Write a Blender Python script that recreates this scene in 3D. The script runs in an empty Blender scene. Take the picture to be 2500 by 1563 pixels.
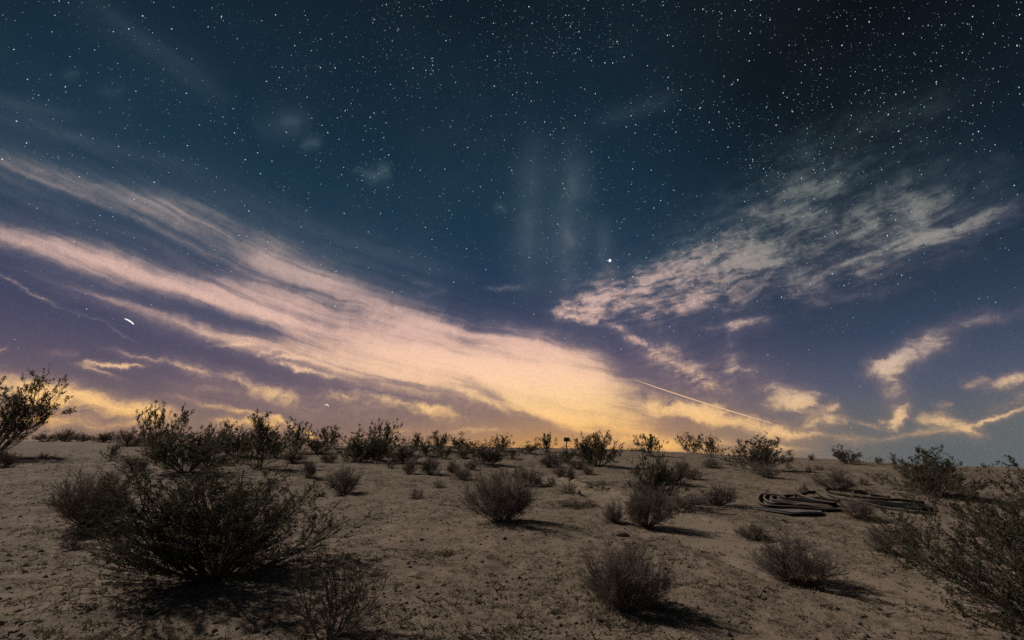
import bpy, math
import numpy as np

# ------------------------------------------------------------------ camera, light, exposure
S = bpy.context.scene
COL = S.collection
CAM_H = 1.7
FPX, PW, PH = 1111.0, 2500.0, 1563.0
PITCH = math.radians(18.37)
cam_d = bpy.data.cameras.new('camera')
cam_d.sensor_width = 36.0
cam_d.lens = FPX / PW * 36.0
cam_d.clip_start = 0.05
cam_d.clip_end = 20000.0
cam = bpy.data.objects.new('camera', cam_d)
COL.objects.link(cam)
cam.location = (0, 0, CAM_H)
cam.rotation_euler = (math.pi / 2 + PITCH, 0, 0)
S.camera = cam

S.view_settings.view_transform = 'Standard'
S.view_settings.look = 'None'
S.view_settings.gamma = 1.0
S.view_settings.use_curve_mapping = False
S.view_settings.exposure = 0.0
S.cycles.use_denoising = False
S.cycles.max_bounces = 5
S.cycles.diffuse_bounces = 3
S.cycles.transmission_bounces = 2
S.cycles.sample_clamp_indirect = 3.0

MOON_EL = math.radians(39.0)
MOON_AZ = math.radians(-64.0)          # from +Y towards +X
moon_d = bpy.data.lights.new('moon', 'SUN')
moon_d.energy = 2.05
moon_d.angle = math.radians(1.4)
moon_d.color = (1.0, 0.93, 0.85)
moon = bpy.data.objects.new('moon', moon_d)
COL.objects.link(moon)
moon.rotation_euler = (math.pi / 2 - MOON_EL, 0, math.pi - MOON_AZ)
moon.location = (-60, 40, 50)


def lin(c):
    return tuple(((v / 255.0) / 12.92 if v / 255.0 <= 0.04045 else ((v / 255.0 + 0.055) / 1.055) ** 2.4) for v in c)


AX = np.array([0, math.cos(PITCH), math.sin(PITCH)])
UP = np.array([0, -math.sin(PITCH), math.cos(PITCH)])
RT = np.array([1.0, 0, 0])


def px_dir(px, py):
    d = AX * FPX + RT * (px - PW / 2) + UP * (PH / 2 - py)
    return d / np.linalg.norm(d)


def azel(px, py):
    d = px_dir(px, py)
    return math.degrees(math.atan2(d[0], d[1])), math.degrees(math.asin(d[2]))


# ------------------------------------------------------------------ sky (world): night gradient, town glow, cirrus
world = bpy.data.worlds.new('World')
S.world = world
world.use_nodes = True
NT = world.node_tree
NT.nodes.clear()


def N(tree, kind, **kw):
    n = tree.nodes.new(kind)
    for k, v in kw.items():
        setattr(n, k, v)
    return n


def M(op, a, b=None, c=None, clamp=False, tree=NT):
    n = tree.nodes.new('ShaderNodeMath')
    n.operation = op
    n.use_clamp = clamp
    for i, v in enumerate((a, b, c)):
        if v is None:
            continue
        if isinstance(v, (int, float)):
            n.inputs[i].default_value = float(v)
        else:
            tree.links.new(v, n.inputs[i])
    return n.outputs[0]


def DOT(vec, const, tree=NT):
    n = tree.nodes.new('ShaderNodeVectorMath')
    n.operation = 'DOT_PRODUCT'
    tree.links.new(vec, n.inputs[0])
    n.inputs[1].default_value = const
    return n.outputs['Value']


def COMB(x, y, z, tree=NT):
    n = tree.nodes.new('ShaderNodeCombineXYZ')
    for i, v in enumerate((x, y, z)):
        if isinstance(v, (int, float)):
            n.inputs[i].default_value = float(v)
        else:
            tree.links.new(v, n.inputs[i])
    return n.outputs[0]


def NOISE(vec, scale, detail=4.0, rough=0.55, dist=0.0, dims='3D', color=False, tree=NT):
    n = tree.nodes.new('ShaderNodeTexNoise')
    n.noise_dimensions = dims
    tree.links.new(vec, n.inputs['Vector'])
    n.inputs['Scale'].default_value = scale
    n.inputs['Detail'].default_value = detail
    n.inputs['Roughness'].default_value = rough
    n.inputs['Distortion'].default_value = dist
    return n.outputs['Color' if color else 'Fac']


def RAMP(fac, stops, tree=NT, interp='LINEAR'):
    n = tree.nodes.new('ShaderNodeValToRGB')
    n.color_ramp.interpolation = interp
    el = n.color_ramp.elements
    while len(el) < len(stops):
        el.new(0.5)
    for e, (p, c) in zip(el, stops):
        e.position = p
    for e, (p, c) in zip(el, stops):
        e.color = (*c, 1.0) if len(c) == 3 else c
    tree.links.new(fac, n.inputs[0])
    return n.outputs[0]


def MIXC(f, a, b, blend='MIX', tree=NT):
    n = tree.nodes.new('ShaderNodeMix')
    n.data_type = 'RGBA'
    n.blend_type = blend
    n.clamp_factor = True
    for i, v in ((0, f), (6, a), (7, b)):
        if isinstance(v, (int, float)):
            n.inputs[i].default_value = v
        elif isinstance(v, tuple):
            n.inputs[i].default_value = (*v, 1.0)
        else:
            tree.links.new(v, n.inputs[i])
    return n.outputs[2]


def SMOOTH(x, lo, hi, a=0.0, b=1.0, tree=NT):
    n = tree.nodes.new('ShaderNodeMapRange')
    n.interpolation_type = 'SMOOTHSTEP'
    tree.links.new(x, n.inputs[0])
    for i, v in enumerate((lo, hi, a, b)):
        n.inputs[i + 1].default_value = v
    return n.outputs[0]


tc = N(NT, 'ShaderNodeTexCoord')
DIR = tc.outputs['Generated']
sep = N(NT, 'ShaderNodeSeparateXYZ')
NT.links.new(DIR, sep.inputs[0])
R2D = 180.0 / math.pi
AZ = M('MULTIPLY', M('ARCTAN2', sep.outputs[0], sep.outputs[1]), R2D)
EL = M('MULTIPLY', M('ARCSINE', sep.outputs[2]), R2D)
ELc = M('DIVIDE', M('MAXIMUM', EL, 0.0), 90.0)

base_left = RAMP(ELc, [(e / 90.0, lin(c)) for e, c in (
    (0, (142, 115, 95)), (3, (138, 112, 98)), (6, (120, 102, 102)), (9, (98, 88, 103)), (13, (76, 75, 99)),
    (18, (52, 63, 90)), (24, (33, 56, 80)), (32, (27, 52, 70)), (42, (22, 41, 55)), (54, (17, 28, 39)), (90, (11, 17, 24)))])
base_right = RAMP(ELc, [(e / 90.0, lin(c)) for e, c in (
    (0, (92, 101, 104)), (4, (98, 102, 106)), (8, (80, 88, 108)), (13, (56, 69, 92)), (18, (38, 54, 73)),
    (24, (25, 40, 54)), (31, (18, 29, 39)), (42, (13, 18, 24)), (90, (8, 10, 14)))])
AZ10 = M('ABSOLUTE', M('SUBTRACT', AZ, -18.0))
base = MIXC(SMOOTH(AZ10, 28.0, 60.0), base_left, base_right)
# warm glow of a far town below the horizon
ga = M('DIVIDE', M('SUBTRACT', AZ, 7.0), 17.0)
ge = M('DIVIDE', EL, 5.0)
glow = M('EXPONENT', M('MULTIPLY', M('ADD', M('MULTIPLY', ga, ga), M('MULTIPLY', ge, ge)), -1.0))
base = MIXC(M('MULTIPLY', glow, 0.62), base, lin((255, 184, 88)))

# ---- cirrus: soft streaks along great-circle directions, broken up by noise
warp = NOISE(DIR, 5.0, 5.0, 0.6, color=True)
wsep = N(NT, 'ShaderNodeSeparateXYZ')
NT.links.new(warp, wsep.inputs[0])
fine = NOISE(DIR, 24.0, 5.0, 0.68, color=True)
fsep = N(NT, 'ShaderNodeSeparateXYZ')
NT.links.new(fine, fsep.inputs[0])
WAZ = M('MULTIPLY_ADD', M('SUBTRACT', wsep.outputs[0], 0.5), 3.2, AZ)
WEL = M('MULTIPLY_ADD', M('SUBTRACT', wsep.outputs[1], 0.5), 2.6, EL)
P_SMOOTH = COMB(WAZ, WEL, 1.0)
WAZ = M('MULTIPLY_ADD', M('SUBTRACT', fsep.outputs[0], 0.5), 2.4, WAZ)
WEL = M('MULTIPLY_ADD', M('SUBTRACT', fsep.outputs[1], 0.5), 1.7, WEL)
P_FINE = COMB(WAZ, WEL, 1.0)
_half = N(NT, 'ShaderNodeMix', data_type='VECTOR')
_half.inputs[0].default_value = 0.4
NT.links.new(P_SMOOTH, _half.inputs[4])
NT.links.new(P_FINE, _half.inputs[5])
P_MID = _half.outputs[1]


def streak(acc, x1, y1, x2, y2, wu, wd, inten, wscale=0.85, P=None, power=1.6):
    """one soft streak between two sky directions (given as photo pixels), widths in photo pixels"""
    P = P or P_FINE
    a1, e1 = azel(x1, y1)
    a2, e2 = azel(x2, y2)
    ca, ce = (a1 + a2) / 2, (e1 + e2) / 2
    da, de = a2 - a1, e2 - e1
    ln = max(math.hypot(da, de), 1e-3)
    ux, uy = da / ln, de / ln
    if ux < 0:
        ux, uy = -ux, -uy
    mx, my = (x1 + x2) / 2, (y1 + y2) / 2
    r2 = FPX ** 2 + (mx - PW / 2) ** 2 + (my - PH / 2) ** 2
    k = math.degrees(FPX / r2) * math.sqrt(math.sqrt(r2) / FPX)     # degrees per pixel there
    wu, wd = wu * k * wscale, wd * k * wscale
    half = ln / 2 + 0.35 * (wu + wd)
    s = DOT(P, (ux / half, uy / half, -(ux * ca + uy * ce) / half))
    tx, ty = -uy, ux
    tu = DOT(P, (tx / wu, ty / wu, -(tx * ca + ty * ce) / wu))
    t = M('MAXIMUM', tu, M('MULTIPLY', tu, -wu / wd))
    s2 = M('MULTIPLY', s, s)
    q = M('MULTIPLY_ADD', s2, s2, M('POWER', t, power))
    g = M('EXPONENT', M('MULTIPLY', q, -1.0))
    return M('MULTIPLY', g, inten) if acc is None else M('MULTIPLY_ADD', g, inten, acc)


LEFT = [  # the long band running down to the right, and its veil
    (-200, 490, 300, 655, 26, 24, .42), (150, 620, 700, 782, 36, 28, .62), (600, 735, 1050, 885, 42, 34, .95), (950, 850, 1460, 992, 56, 36, 1.15),
    (1180, 885, 1490, 950, 58, 48, .85), (-250, 280, 480, 530, 40, 46, .30), (380, 505, 740, 630, 36, 70, .22),
    (0, 590, 650, 735, 36, 30, .26), (-50, 450, 760, 675, 75, 75, .13), (420, 520, 720, 640, 60, 60, .14), (-200, 350, 480, 545, 44, 40, .12), (640, 610, 830, 700, 34, 60, .14), (780, 690, 1120, 840, 60, 50, .16), (1080, 870, 1560, 940, 50, 60, .15), (640, 620, 800, 690, 30, 60, .15), (780, 690, 1120, 825, 44, 46, .34), (980, 800, 1110, 832, 26, 26, .24),
    (150, 690, 900, 918, 16, 20, .40), (480, 800, 1000, 905, 16, 22, .36), (700, 850, 1150, 955, 26, 32, .55),
    (1180, 935, 1430, 1045, 22, 9, 1.0), (1380, 1012, 1620, 1062, 26, 24, .75), (1100, 880, 1400, 980, 40, 30, .45),
    (480, 430, 1120, 670, 45, 60, .10), (-100, 240, 460, 420, 28, 28, .12), (220, 0, 520, 220, 42, 42, .10),
    (-50, 220, 200, 290, 18, 18, .10), (1180, 840, 1430, 885, 34, 35, .55)]
LOW = [  # smaller low clouds over the ridge
    (500, 843, 610, 838, 4, 4, .3), (610, 862, 660, 856, 5, 5, .35), (655, 872, 745, 872, 5, 5, .38), (660, 884, 800, 912, 5, 7, .42),
    (280, 855, 480, 895, 7, 9, .34), (440, 885, 720, 965, 22, 28, .34), (450, 935, 820, 1000, 24, 30, .22), (780, 960, 1180, 1030, 40, 40, .2),
    (215, 895, 350, 890, 8, 9, .62), (185, 893, 300, 925, 5, 6, .34), (120, 862, 190, 872, 14, 12, .2), (0, 856, 20, 856, 7, 6, .4),
    (-120, 915, 170, 958, 34, 40, .75), (90, 962, 425, 1010, 27, 28, 1.0), (-50, 1010, 420, 1040, 24, 24, .25), (0, 1000, 250, 1030, 18, 20, .25),
    (440, 965, 640, 1010, 8, 13, .45), (640, 1010, 785, 1068, 6, 9, .8), (530, 1024, 680, 1036, 14, 22, .6),
    (10, 668, 150, 745, 6, 6, .34), (150, 745, 320, 825, 4, 4, .22), (250, 720, 520, 800, 10, 10, .12),
    (800, 950, 900, 975, 16, 20, .3), (900, 962, 1100, 1012, 8, 12, .46), (1130, 955, 1260, 1005, 8, 9, .40), (1060, 1065, 1260, 1045, 9, 9, .32),
    (930, 1050, 1050, 1050, 14, 12, .2), (1480, 1075, 1660, 1090, 16, 12, .45),
    (1580, 985, 1760, 1020, 34, 26, 0.81), (1700, 1020, 1900, 1045, 24, 24, 0.72), (1840, 1048, 2075, 1070, 11, 13, 0.73),
    (1890, 985, 1965, 990, 26, 22, 0.94), (1960, 1035, 2045, 1022, 22, 17, 0.72), (1930, 960, 2000, 965, 10, 7, 0.39), (2000, 1000, 2040, 985, 10, 10, 0.39),
    (1640, 1085, 1960, 1088, 11, 11, 0.47), (2080, 1062, 2310, 1068, 10, 10, 0.49), (2070, 1020, 2150, 1035, 7, 7, 0.36),
    (2130, 900, 2200, 880, 24, 26, 0.65), (2160, 900, 2290, 832, 26, 34, 0.62), (2270, 840, 2420, 775, 24, 24, 0.29), (2160, 895, 2180, 975, 26, 31, 0.59), (2400, 790, 2560, 740, 14, 14, 0.16),
    (2188, 1042, 2208, 995, 14, 16, 0.94), (2150, 1022, 2185, 1022, 12, 12, 0.39), (2265, 1035, 2390, 1070, 22, 22, 0.81),
    (2350, 1062, 2540, 985, 8, 11, 0.75), (2425, 952, 2580, 900, 17, 19, 0.78), (2430, 1005, 2520, 965, 17, 17, 0.26), (2370, 940, 2400, 930, 17, 17, 0.26),
    (2300, 1010, 2320, 1000, 17, 7, 0.33)]
RIGHT = [  # rippled field on the right
    (1420, 740, 1850, 640, 75, 70, 0.20), (1720, 640, 2200, 480, 105, 100, 0.21), (1950, 700, 2350, 570, 60, 60, 0.17), (1600, 880, 1800, 960, 60, 50, 0.20), (1750, 900, 1960, 975, 40, 36, 0.21),
    (1840, 470, 2160, 400, 60, 60, .14), (2150, 560, 2440, 440, 60, 70, .14),
    (1350, 768, 1440, 782, 8, 8, 0.59), (1370, 760, 1560, 735, 26, 30, 0.46), (1430, 740, 1700, 640, 40, 36, 0.50),
    (1560, 770, 1830, 715, 36, 34, 0.46), (1700, 690, 1950, 570, 52, 50, 0.43), (1720, 805, 1870, 785, 14, 16, 0.50),
    (1790, 560, 2050, 430, 55, 66, 0.37), (1890, 640, 2260, 480, 58, 58, 0.34), (1950, 700, 2300, 565, 36, 36, 0.29),
    (2080, 640, 2480, 495, 18, 26, 0.47), (1900, 370, 2300, 250, 40, 50, 0.13), (1980, 750, 2220, 690, 22, 22, 0.22),
    (1480, 785, 1640, 880, 9, 12, 0.39), (1620, 850, 1750, 950, 24, 24, 0.33), (1760, 870, 1920, 970, 22, 22, 0.26), (1778, 810, 1795, 900, 12, 12, 0.22)]
PUFF = [  # soft single puffs and upright plumes
    (1300, 380, 1300, 690, 50, 46, .20), (1395, 390, 1390, 690, 48, 44, .28), (1480, 560, 1490, 690, 30, 26, .2), (1460, 295, 1640, 235, 24, 20, .10),
    (640, 300, 740, 300, 34, 34, .10), (745, 350, 785, 345, 14, 14, .22), (905, 430, 940, 415, 16, 18, .30), (865, 415, 900, 420, 9, 9, .16),
    (690, 295, 720, 295, 20, 16, .14), (1190, 707, 1290, 706, 5, 5, .22), (1020, 720, 1080, 715, 9, 9, .12), (1215, 508, 1230, 512, 9, 9, .14),
    (160, 175, 185, 175, 14, 14, .10), (260, 225, 300, 225, 16, 16, .10), (1000, 690, 1050, 700, 6, 6, .15), (2440, 390, 2470, 380, 14, 16, .1)]


def fibre(x1, y1, x2, y2, along, across, detail, rough, lo, hi, a, b, P):
    a1, e1 = azel(x1, y1)
    a2, e2 = azel(x2, y2)
    ln = math.hypot(a2 - a1, e2 - e1)
    ux, uy = (a2 - a1) / ln, (e2 - e1) / ln
    s = DOT(P, (ux * along, uy * along, 0.0))
    t = DOT(P, (-uy * across, ux * across, 0.0))
    return SMOOTH(NOISE(COMB(s, t, 0.0), 1.0, detail, rough, 0.3), lo, hi, a, b)


dl = dr = dw = dp = None
for a in LEFT:
    dl = streak(dl, *a, wscale=1.05, P=P_MID, power=1.5)
for a in LOW:
    dw = streak(dw, *a)
for a in RIGHT:
    dr = streak(dr, *a, wscale=0.95, power=1.4)
for a in PUFF:
    dp = streak(dp, *a, wscale=1.0, power=1.5)
f_left = fibre(200, 620, 1200, 940, 0.05, 0.62, 6.0, 0.6, 0.30, 0.70, 0.55, 1.35, P_SMOOTH)
f_low = fibre(900, 1000, 1500, 1060, 0.16, 0.55, 5.0, 0.6, 0.30, 0.68, 0.42, 1.50, P_FINE)
f_right = fibre(1750, 700, 2100, 590, 0.30, 1.05, 6.0, 0.66, 0.32, 0.70, 0.40, 1.45, P_MID)
f_puff = SMOOTH(NOISE(DIR, 14.0, 5.0, 0.6), 0.32, 0.68, 0.72, 1.2)
veil = M('MULTIPLY', SMOOTH(NOISE(DIR, 2.3, 5.0, 0.6), 0.45, 0.8), 0.06)
wisp = SMOOTH(NOISE(P_FINE, 0.55, 7.0, 0.66, 0.6), 0.30, 0.70, 0.62, 1.38)
patch = SMOOTH(NOISE(DIR, 9.0, 4.0, 0.6), 0.34, 0.64, 0.60, 1.40)
wisp_left = M('MULTIPLY_ADD', wisp, 0.36, 0.64)
cloud = M('MULTIPLY', M('MULTIPLY', dl, f_left), wisp_left)
cloud = M('MULTIPLY_ADD', M('MULTIPLY', dw, wisp), f_low, cloud)
cloud = M('MULTIPLY_ADD', M('MULTIPLY', M('MULTIPLY', dr, patch), wisp), M('MULTIPLY', f_right, 0.86), cloud)
cloud = M('MULTIPLY_ADD', dp, f_puff, cloud)
cloud = M('ADD', cloud, veil)
soft = M('SUBTRACT', 1.0, M('EXPONENT', M('MULTIPLY', cloud, -1.65)))       # saturates gently
cloud_col = RAMP(ELc, [(e / 90.0, lin(c)) for e, c in (
    (0, (255, 186, 96)), (5, (255, 200, 126)), (8, (255, 208, 150)), (11, (255, 209, 170)), (16, (240, 196, 178)), (21, (215, 182, 172)),
    (27, (170, 158, 155)), (34, (125, 133, 138)), (45, (84, 103, 116)), (60, (55, 70, 84)), (90, (40, 50, 60)))])
cloud_right = RAMP(ELc, [(e / 90.0, lin(c)) for e, c in (
    (0, (225, 182, 128)), (6, (232, 192, 148)), (11, (208, 182, 164)), (16, (178, 160, 154)), (21, (146, 143, 140)),
    (28, (118, 124, 122)), (38, (92, 102, 104)), (55, (60, 70, 76)), (90, (40, 48, 54)))])
cloud_col = MIXC(SMOOTH(AZ10, 34.0, 54.0), cloud_col, cloud_right)
thin_col = RAMP(ELc, [(e / 90.0, lin(c)) for e, c in (
    (0, (215, 168, 118)), (5, (188, 148, 122)), (10, (158, 130, 130)), (16, (128, 118, 132)), (24, (98, 109, 122)),
    (33, (86, 105, 115)), (45, (66, 88, 102)), (60, (45, 60, 72)), (90, (30, 40, 50)))])
thin_col = MIXC(SMOOTH(AZ10, 34.0, 54.0, 0.0, 0.35), thin_col, base)
cloud_col = MIXC(SMOOTH(soft, 0.22, 0.80), thin_col, cloud_col)
sky = MIXC(soft, base, cloud_col)
# fine mottle multiplied into the sky in place of sensor grain
mott = NOISE(DIR, 420.0, 1.0, 0.6)
mottf = M('MULTIPLY_ADD', M('SUBTRACT', mott, 0.5), 0.5, 1.0)
sky = MIXC(1.0, sky, COMB(mottf, mottf, mottf), blend='MULTIPLY')
bg = N(NT, 'ShaderNodeBackground')
NT.links.new(sky, bg.inputs['Color'])
bg.inputs['Strength'].default_value = 1.0
wo = N(NT, 'ShaderNodeOutputWorld')
NT.links.new(bg.outputs[0], wo.inputs['Surface'])
world.cycles.sampling_method = 'MANUAL'
world.cycles.sample_map_resolution = 512

# ------------------------------------------------------------------ helpers: noise, meshes, objects
rng = np.random.default_rng(7)


def _hash(ix, iy, seed):
    h = (ix.astype(np.int64) * 374761393 + iy.astype(np.int64) * 668265263 + seed * 1442695041) & 0xFFFFFFFF
    h = ((h ^ (h >> 13)) * 1274126177) & 0xFFFFFFFF
    h = h ^ (h >> 16)
    return (h & 0xFFFF) / 65535.0


def vnoise(x, y, seed=0):
    x = np.asarray(x, float)
    y = np.asarray(y, float)
    ix, iy = np.floor(x), np.floor(y)
    fx, fy = x - ix, y - iy
    fx = fx * fx * fx * (fx * (fx * 6 - 15) + 10)
    fy = fy * fy * fy * (fy * (fy * 6 - 15) + 10)
    a, b = _hash(ix, iy, seed), _hash(ix + 1, iy, seed)
    c, d = _hash(ix, iy + 1, seed), _hash(ix + 1, iy + 1, seed)
    return (a * (1 - fx) + b * fx) * (1 - fy) + (c * (1 - fx) + d * fx) * fy - 0.5


def make_mesh(name, verts, faces_list, smooth=False):
    """faces_list: list of integer arrays (n,3) or (n,4)"""
    me = bpy.data.meshes.new(name)
    verts = np.asarray(verts, np.float32)
    me.vertices.add(len(verts))
    me.vertices.foreach_set('co', verts.ravel())
    loops = np.concatenate([f.ravel() for f in faces_list]).astype(np.int32)
    sizes = np.concatenate([np.full(len(f), f.shape[1], np.int32) for f in faces_list])
    starts = np.concatenate([[0], np.cumsum(sizes)[:-1]]).astype(np.int32)
    me.loops.add(len(loops))
    me.loops.foreach_set('vertex_index', loops)
    me.polygons.add(len(sizes))
    me.polygons.foreach_set('loop_start', starts)
    me.polygons.foreach_set('loop_total', sizes)
    if smooth:
        me.polygons.foreach_set('use_smooth', np.ones(len(sizes), bool))
    me.update(calc_edges=True)
    me.validate()
    return me


def link(name, data, mat=None, parent=None):
    o = bpy.data.objects.new(name, data)
    COL.objects.link(o)
    if mat is not None and data is not None and not data.materials:
        data.materials.append(mat)
    if parent is not None:
        o.parent = parent
    return o


def tag(o, label=None, category=None, group=None, kind=None):
    for k, v in (('label', label), ('category', category), ('group', group), ('kind', kind)):
        if v is not None:
            o[k] = v
    return o


# ------------------------------------------------------------------ terrain
CREST = 32.0
_sk = [(-900, 1068), (0, 1076), (300, 1077), (600, 1084), (1000, 1088), (1300, 1092), (1650, 1101), (1900, 1113),
       (2100, 1129), (2300, 1139), (2500, 1144), (3300, 1146)]
_cx, _cz = [], []
for px, py in _sk:
    d = px_dir(px, py)
    _cx.append(d[0] / d[1] * CREST)
    _cz.append(CAM_H + d[2] / d[1] * CREST)
_cx, _cz = np.array(_cx), np.array(_cz)
_yy = np.linspace(-60, 260, 3201)
_up = np.clip(_yy / CREST, 0, 1) ** 1.05
_dn = -np.clip(_yy - CREST - 1.0, 0, 80) * 0.09
_ker = np.hanning(61)
_ker /= _ker.sum()
_up = np.convolve(np.pad(_up, 30, 'edge'), _ker, 'valid')
_dn = np.convolve(np.pad(_dn, 30, 'edge'), _ker, 'valid')


def height_base(x, y):
    zc = np.interp(x, _cx, _cz)
    h = zc * np.interp(y, _yy, _up) + np.interp(y, _yy, _dn)
    h = h + 0.22 * vnoise(x / 7.0, y / 7.0, 3) * np.clip(np.abs(y) / 12, 0, 1)
    return h


def hit(px, py, fn=None):
    """ground point seen at a photo pixel"""
    fn = fn or height_base
    d = px_dir(px, py)
    t = np.concatenate([np.linspace(2, 45, 4000), np.linspace(45, 80, 400)])
    x, y, z = d[0] * t, d[1] * t, CAM_H + d[2] * t
    below = z < fn(x, y)
    if not below.any():
        k = CREST / d[1]
        return np.array([d[0] * k, CREST, float(fn(np.array([d[0] * k]), np.array([CREST]))[0])])
    i = int(np.argmax(below))
    return np.array([x[i], y[i], float(fn(x[i:i + 1], y[i:i + 1])[0])])


# the sandy wash: centre line (photo pixels) and half width in metres
_wash = [((1330, 1160), .35), ((1420, 1188), .5), ((1500, 1218), .6), ((1600, 1252), .8), ((1700, 1290), 1.0), ((1830, 1340), .9),
         ((1960, 1385), .8), ((2130, 1420), .8), ((2300, 1440), .9), ((2480, 1462), 1.0)]
_wp = np.array([hit(*p)[:2] for p, w in _wash])
_ww = np.array([w for p, w in _wash])


def wash_mask(x, y):
    best = np.full(np.shape(x), 9.0)
    for i in range(len(_wp) - 1):
        a, b = _wp[i], _wp[i + 1]
        ab = b - a
        t = np.clip(((x - a[0]) * ab[0] + (y - a[1]) * ab[1]) / (ab @ ab), 0, 1)
        dx, dy = x - (a[0] + t * ab[0]), y - (a[1] + t * ab[1])
        w = _ww[i] + (_ww[i + 1] - _ww[i]) * t
        best = np.minimum(best, np.hypot(dx, dy) / w)
    best = best + 0.55 * vnoise(x / 0.9, y / 0.9, 21) + 0.35 * vnoise(x / 0.3, y / 0.3, 22)
    m = np.clip((1.25 - best) / 0.5, 0, 1)
    return m * m * (3 - 2 * m) * (0.82 + 0.5 * vnoise(x / 0.45, y / 0.45, 23))


def height(x, y):
    x = np.asarray(x, float)
    y = np.asarray(y, float)
    h = height_base(x, y)
    w = wash_mask(x, y)
    near = np.clip(1.6 - np.hypot(x, y) / 40.0, 0, 1)
    rough = (0.10 * vnoise(x / 2.1, y / 2.1, 5) + 0.055 * vnoise(x / 0.8, y / 0.8, 6) + 0.034 * vnoise(x / 0.33, y / 0.33, 7)
             + 0.018 * vnoise(x / 0.15, y / 0.15, 8))
    return h + rough * near * (1 - 0.85 * w) - 0.09 * w


xs = np.concatenate([-np.geomspace(4000, 42, 34), np.arange(-40, -14, 0.3), np.arange(-14, 14, 0.055), np.arange(14, 40, 0.3), np.geomspace(42, 4000, 34)])
ys = np.concatenate([-np.geomspace(4000, 12, 26), np.arange(-11, 4, 0.6), np.arange(4, 13, 0.055), np.arange(13, 36, 0.11), np.arange(36, 60, 0.8),
                     np.geomspace(61, 4000, 34)])
GX, GY = np.meshgrid(xs, ys)
GZ = height(GX, GY)
nx, ny = len(xs), len(ys)
idx = np.arange(nx * ny).reshape(ny, nx)
quads = np.stack([idx[:-1, :-1], idx[:-1, 1:], idx[1:, 1:], idx[1:, :-1]], -1).reshape(-1, 4)
gme = make_mesh('ground', np.stack([GX, GY, GZ], -1).reshape(-1, 3), [quads], smooth=True)
at = gme.attributes.new('sand', 'FLOAT', 'POINT')
at.data.foreach_set('value', wash_mask(GX, GY).astype(np.float32).ravel())


def new_mat(name):
    m = bpy.data.materials.new(name)
    m.use_nodes = True
    t = m.node_tree
    t.nodes.clear()
    out = t.nodes.new('ShaderNodeOutputMaterial')
    return m, t, out


def ground_material():
    m, t, out = new_mat('desert_soil')
    co = N(t, 'ShaderNodeTexCoord').outputs['Object']
    sand = N(t, 'ShaderNodeAttribute')
    sand.attribute_name = 'sand'
    sandf = sand.outputs['Fac']
    n1 = NOISE(co, 0.35, 5, 0.6, tree=t)
    n2 = NOISE(co, 2.6, 6, 0.68, tree=t)
    n3 = NOISE(co, 11.0, 5, 0.7, tree=t)
    n4 = NOISE(co, 60.0, 3, 0.6, tree=t)
    c = MIXC(n1, (0.305, 0.222, 0.155), (0.42, 0.318, 0.238), tree=t)
    c = MIXC(SMOOTH(n2, 0.35, 0.7, 0, 0.75, tree=t), c, (0.25, 0.183, 0.126), tree=t)
    litter = M('MULTIPLY', SMOOTH(n3, 0.45, 0.62, tree=t), SMOOTH(n2, 0.34, 0.56, tree=t), tree=t)
    litter = M('MULTIPLY', litter, M('MULTIPLY_ADD', sandf, -0.92, 0.92, tree=t), tree=t)
    c = MIXC(M('MULTIPLY', litter, 0.9, tree=t), c, (0.13, 0.103, 0.078), tree=t)
    c = MIXC(M('MULTIPLY', sandf, 0.9, tree=t), c, (0.385, 0.292, 0.212), tree=t)
    c = MIXC(SMOOTH(n4, 0.35, 0.75, 0, 0.35, tree=t), c, (0.15, 0.115, 0.085), tree=t)
    b = t.nodes.new('ShaderNodeBsdfPrincipled')
    b.inputs['Roughness'].default_value = 0.95
    b.inputs['Specular IOR Level'].default_value = 0.15
    t.links.new(c, b.inputs['Base Color'])
    bump = t.nodes.new('ShaderNodeBump')
    bump.inputs['Distance'].default_value = 0.035
    hgt = M('MULTIPLY_ADD', n4, 0.35, n3, tree=t)
    t.links.new(hgt, bump.inputs['Height'])
    t.links.new(M('MULTIPLY_ADD', sandf, -0.35, 0.65, tree=t), bump.inputs['Strength'])
    t.links.new(bump.outputs[0], b.inputs['Normal'])
    t.links.new(b.outputs[0], out.inputs[0])
    return m


ground = link('ground', gme, ground_material())
tag(ground, kind='structure')


# ------------------------------------------------------------------ materials of things
def leaf_mat(name, ca, cb, trans=0.3):
    m, t, out = new_mat(name)
    co = N(t, 'ShaderNodeTexCoord').outputs['Object']
    info = N(t, 'ShaderNodeObjectInfo').outputs['Random']
    f = M('ADD', M('MULTIPLY', NOISE(co, 9.0, 3, 0.7, tree=t), 1.0, tree=t), M('MULTIPLY_ADD', info, 0.5, -0.25, tree=t), clamp=True, tree=t)
    c = MIXC(f, ca, cb, tree=t)
    d = t.nodes.new('ShaderNodeBsdfDiffuse')
    tr = t.nodes.new('ShaderNodeBsdfTranslucent')
    mx = t.nodes.new('ShaderNodeMixShader')
    mx.inputs[0].default_value = trans
    t.links.new(c, d.inputs[0])
    t.links.new(c, tr.inputs[0])
    t.links.new(d.outputs[0], mx.inputs[1])
    t.links.new(tr.outputs[0], mx.inputs[2])
    t.links.new(mx.outputs[0], out.inputs[0])
    return m


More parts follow.
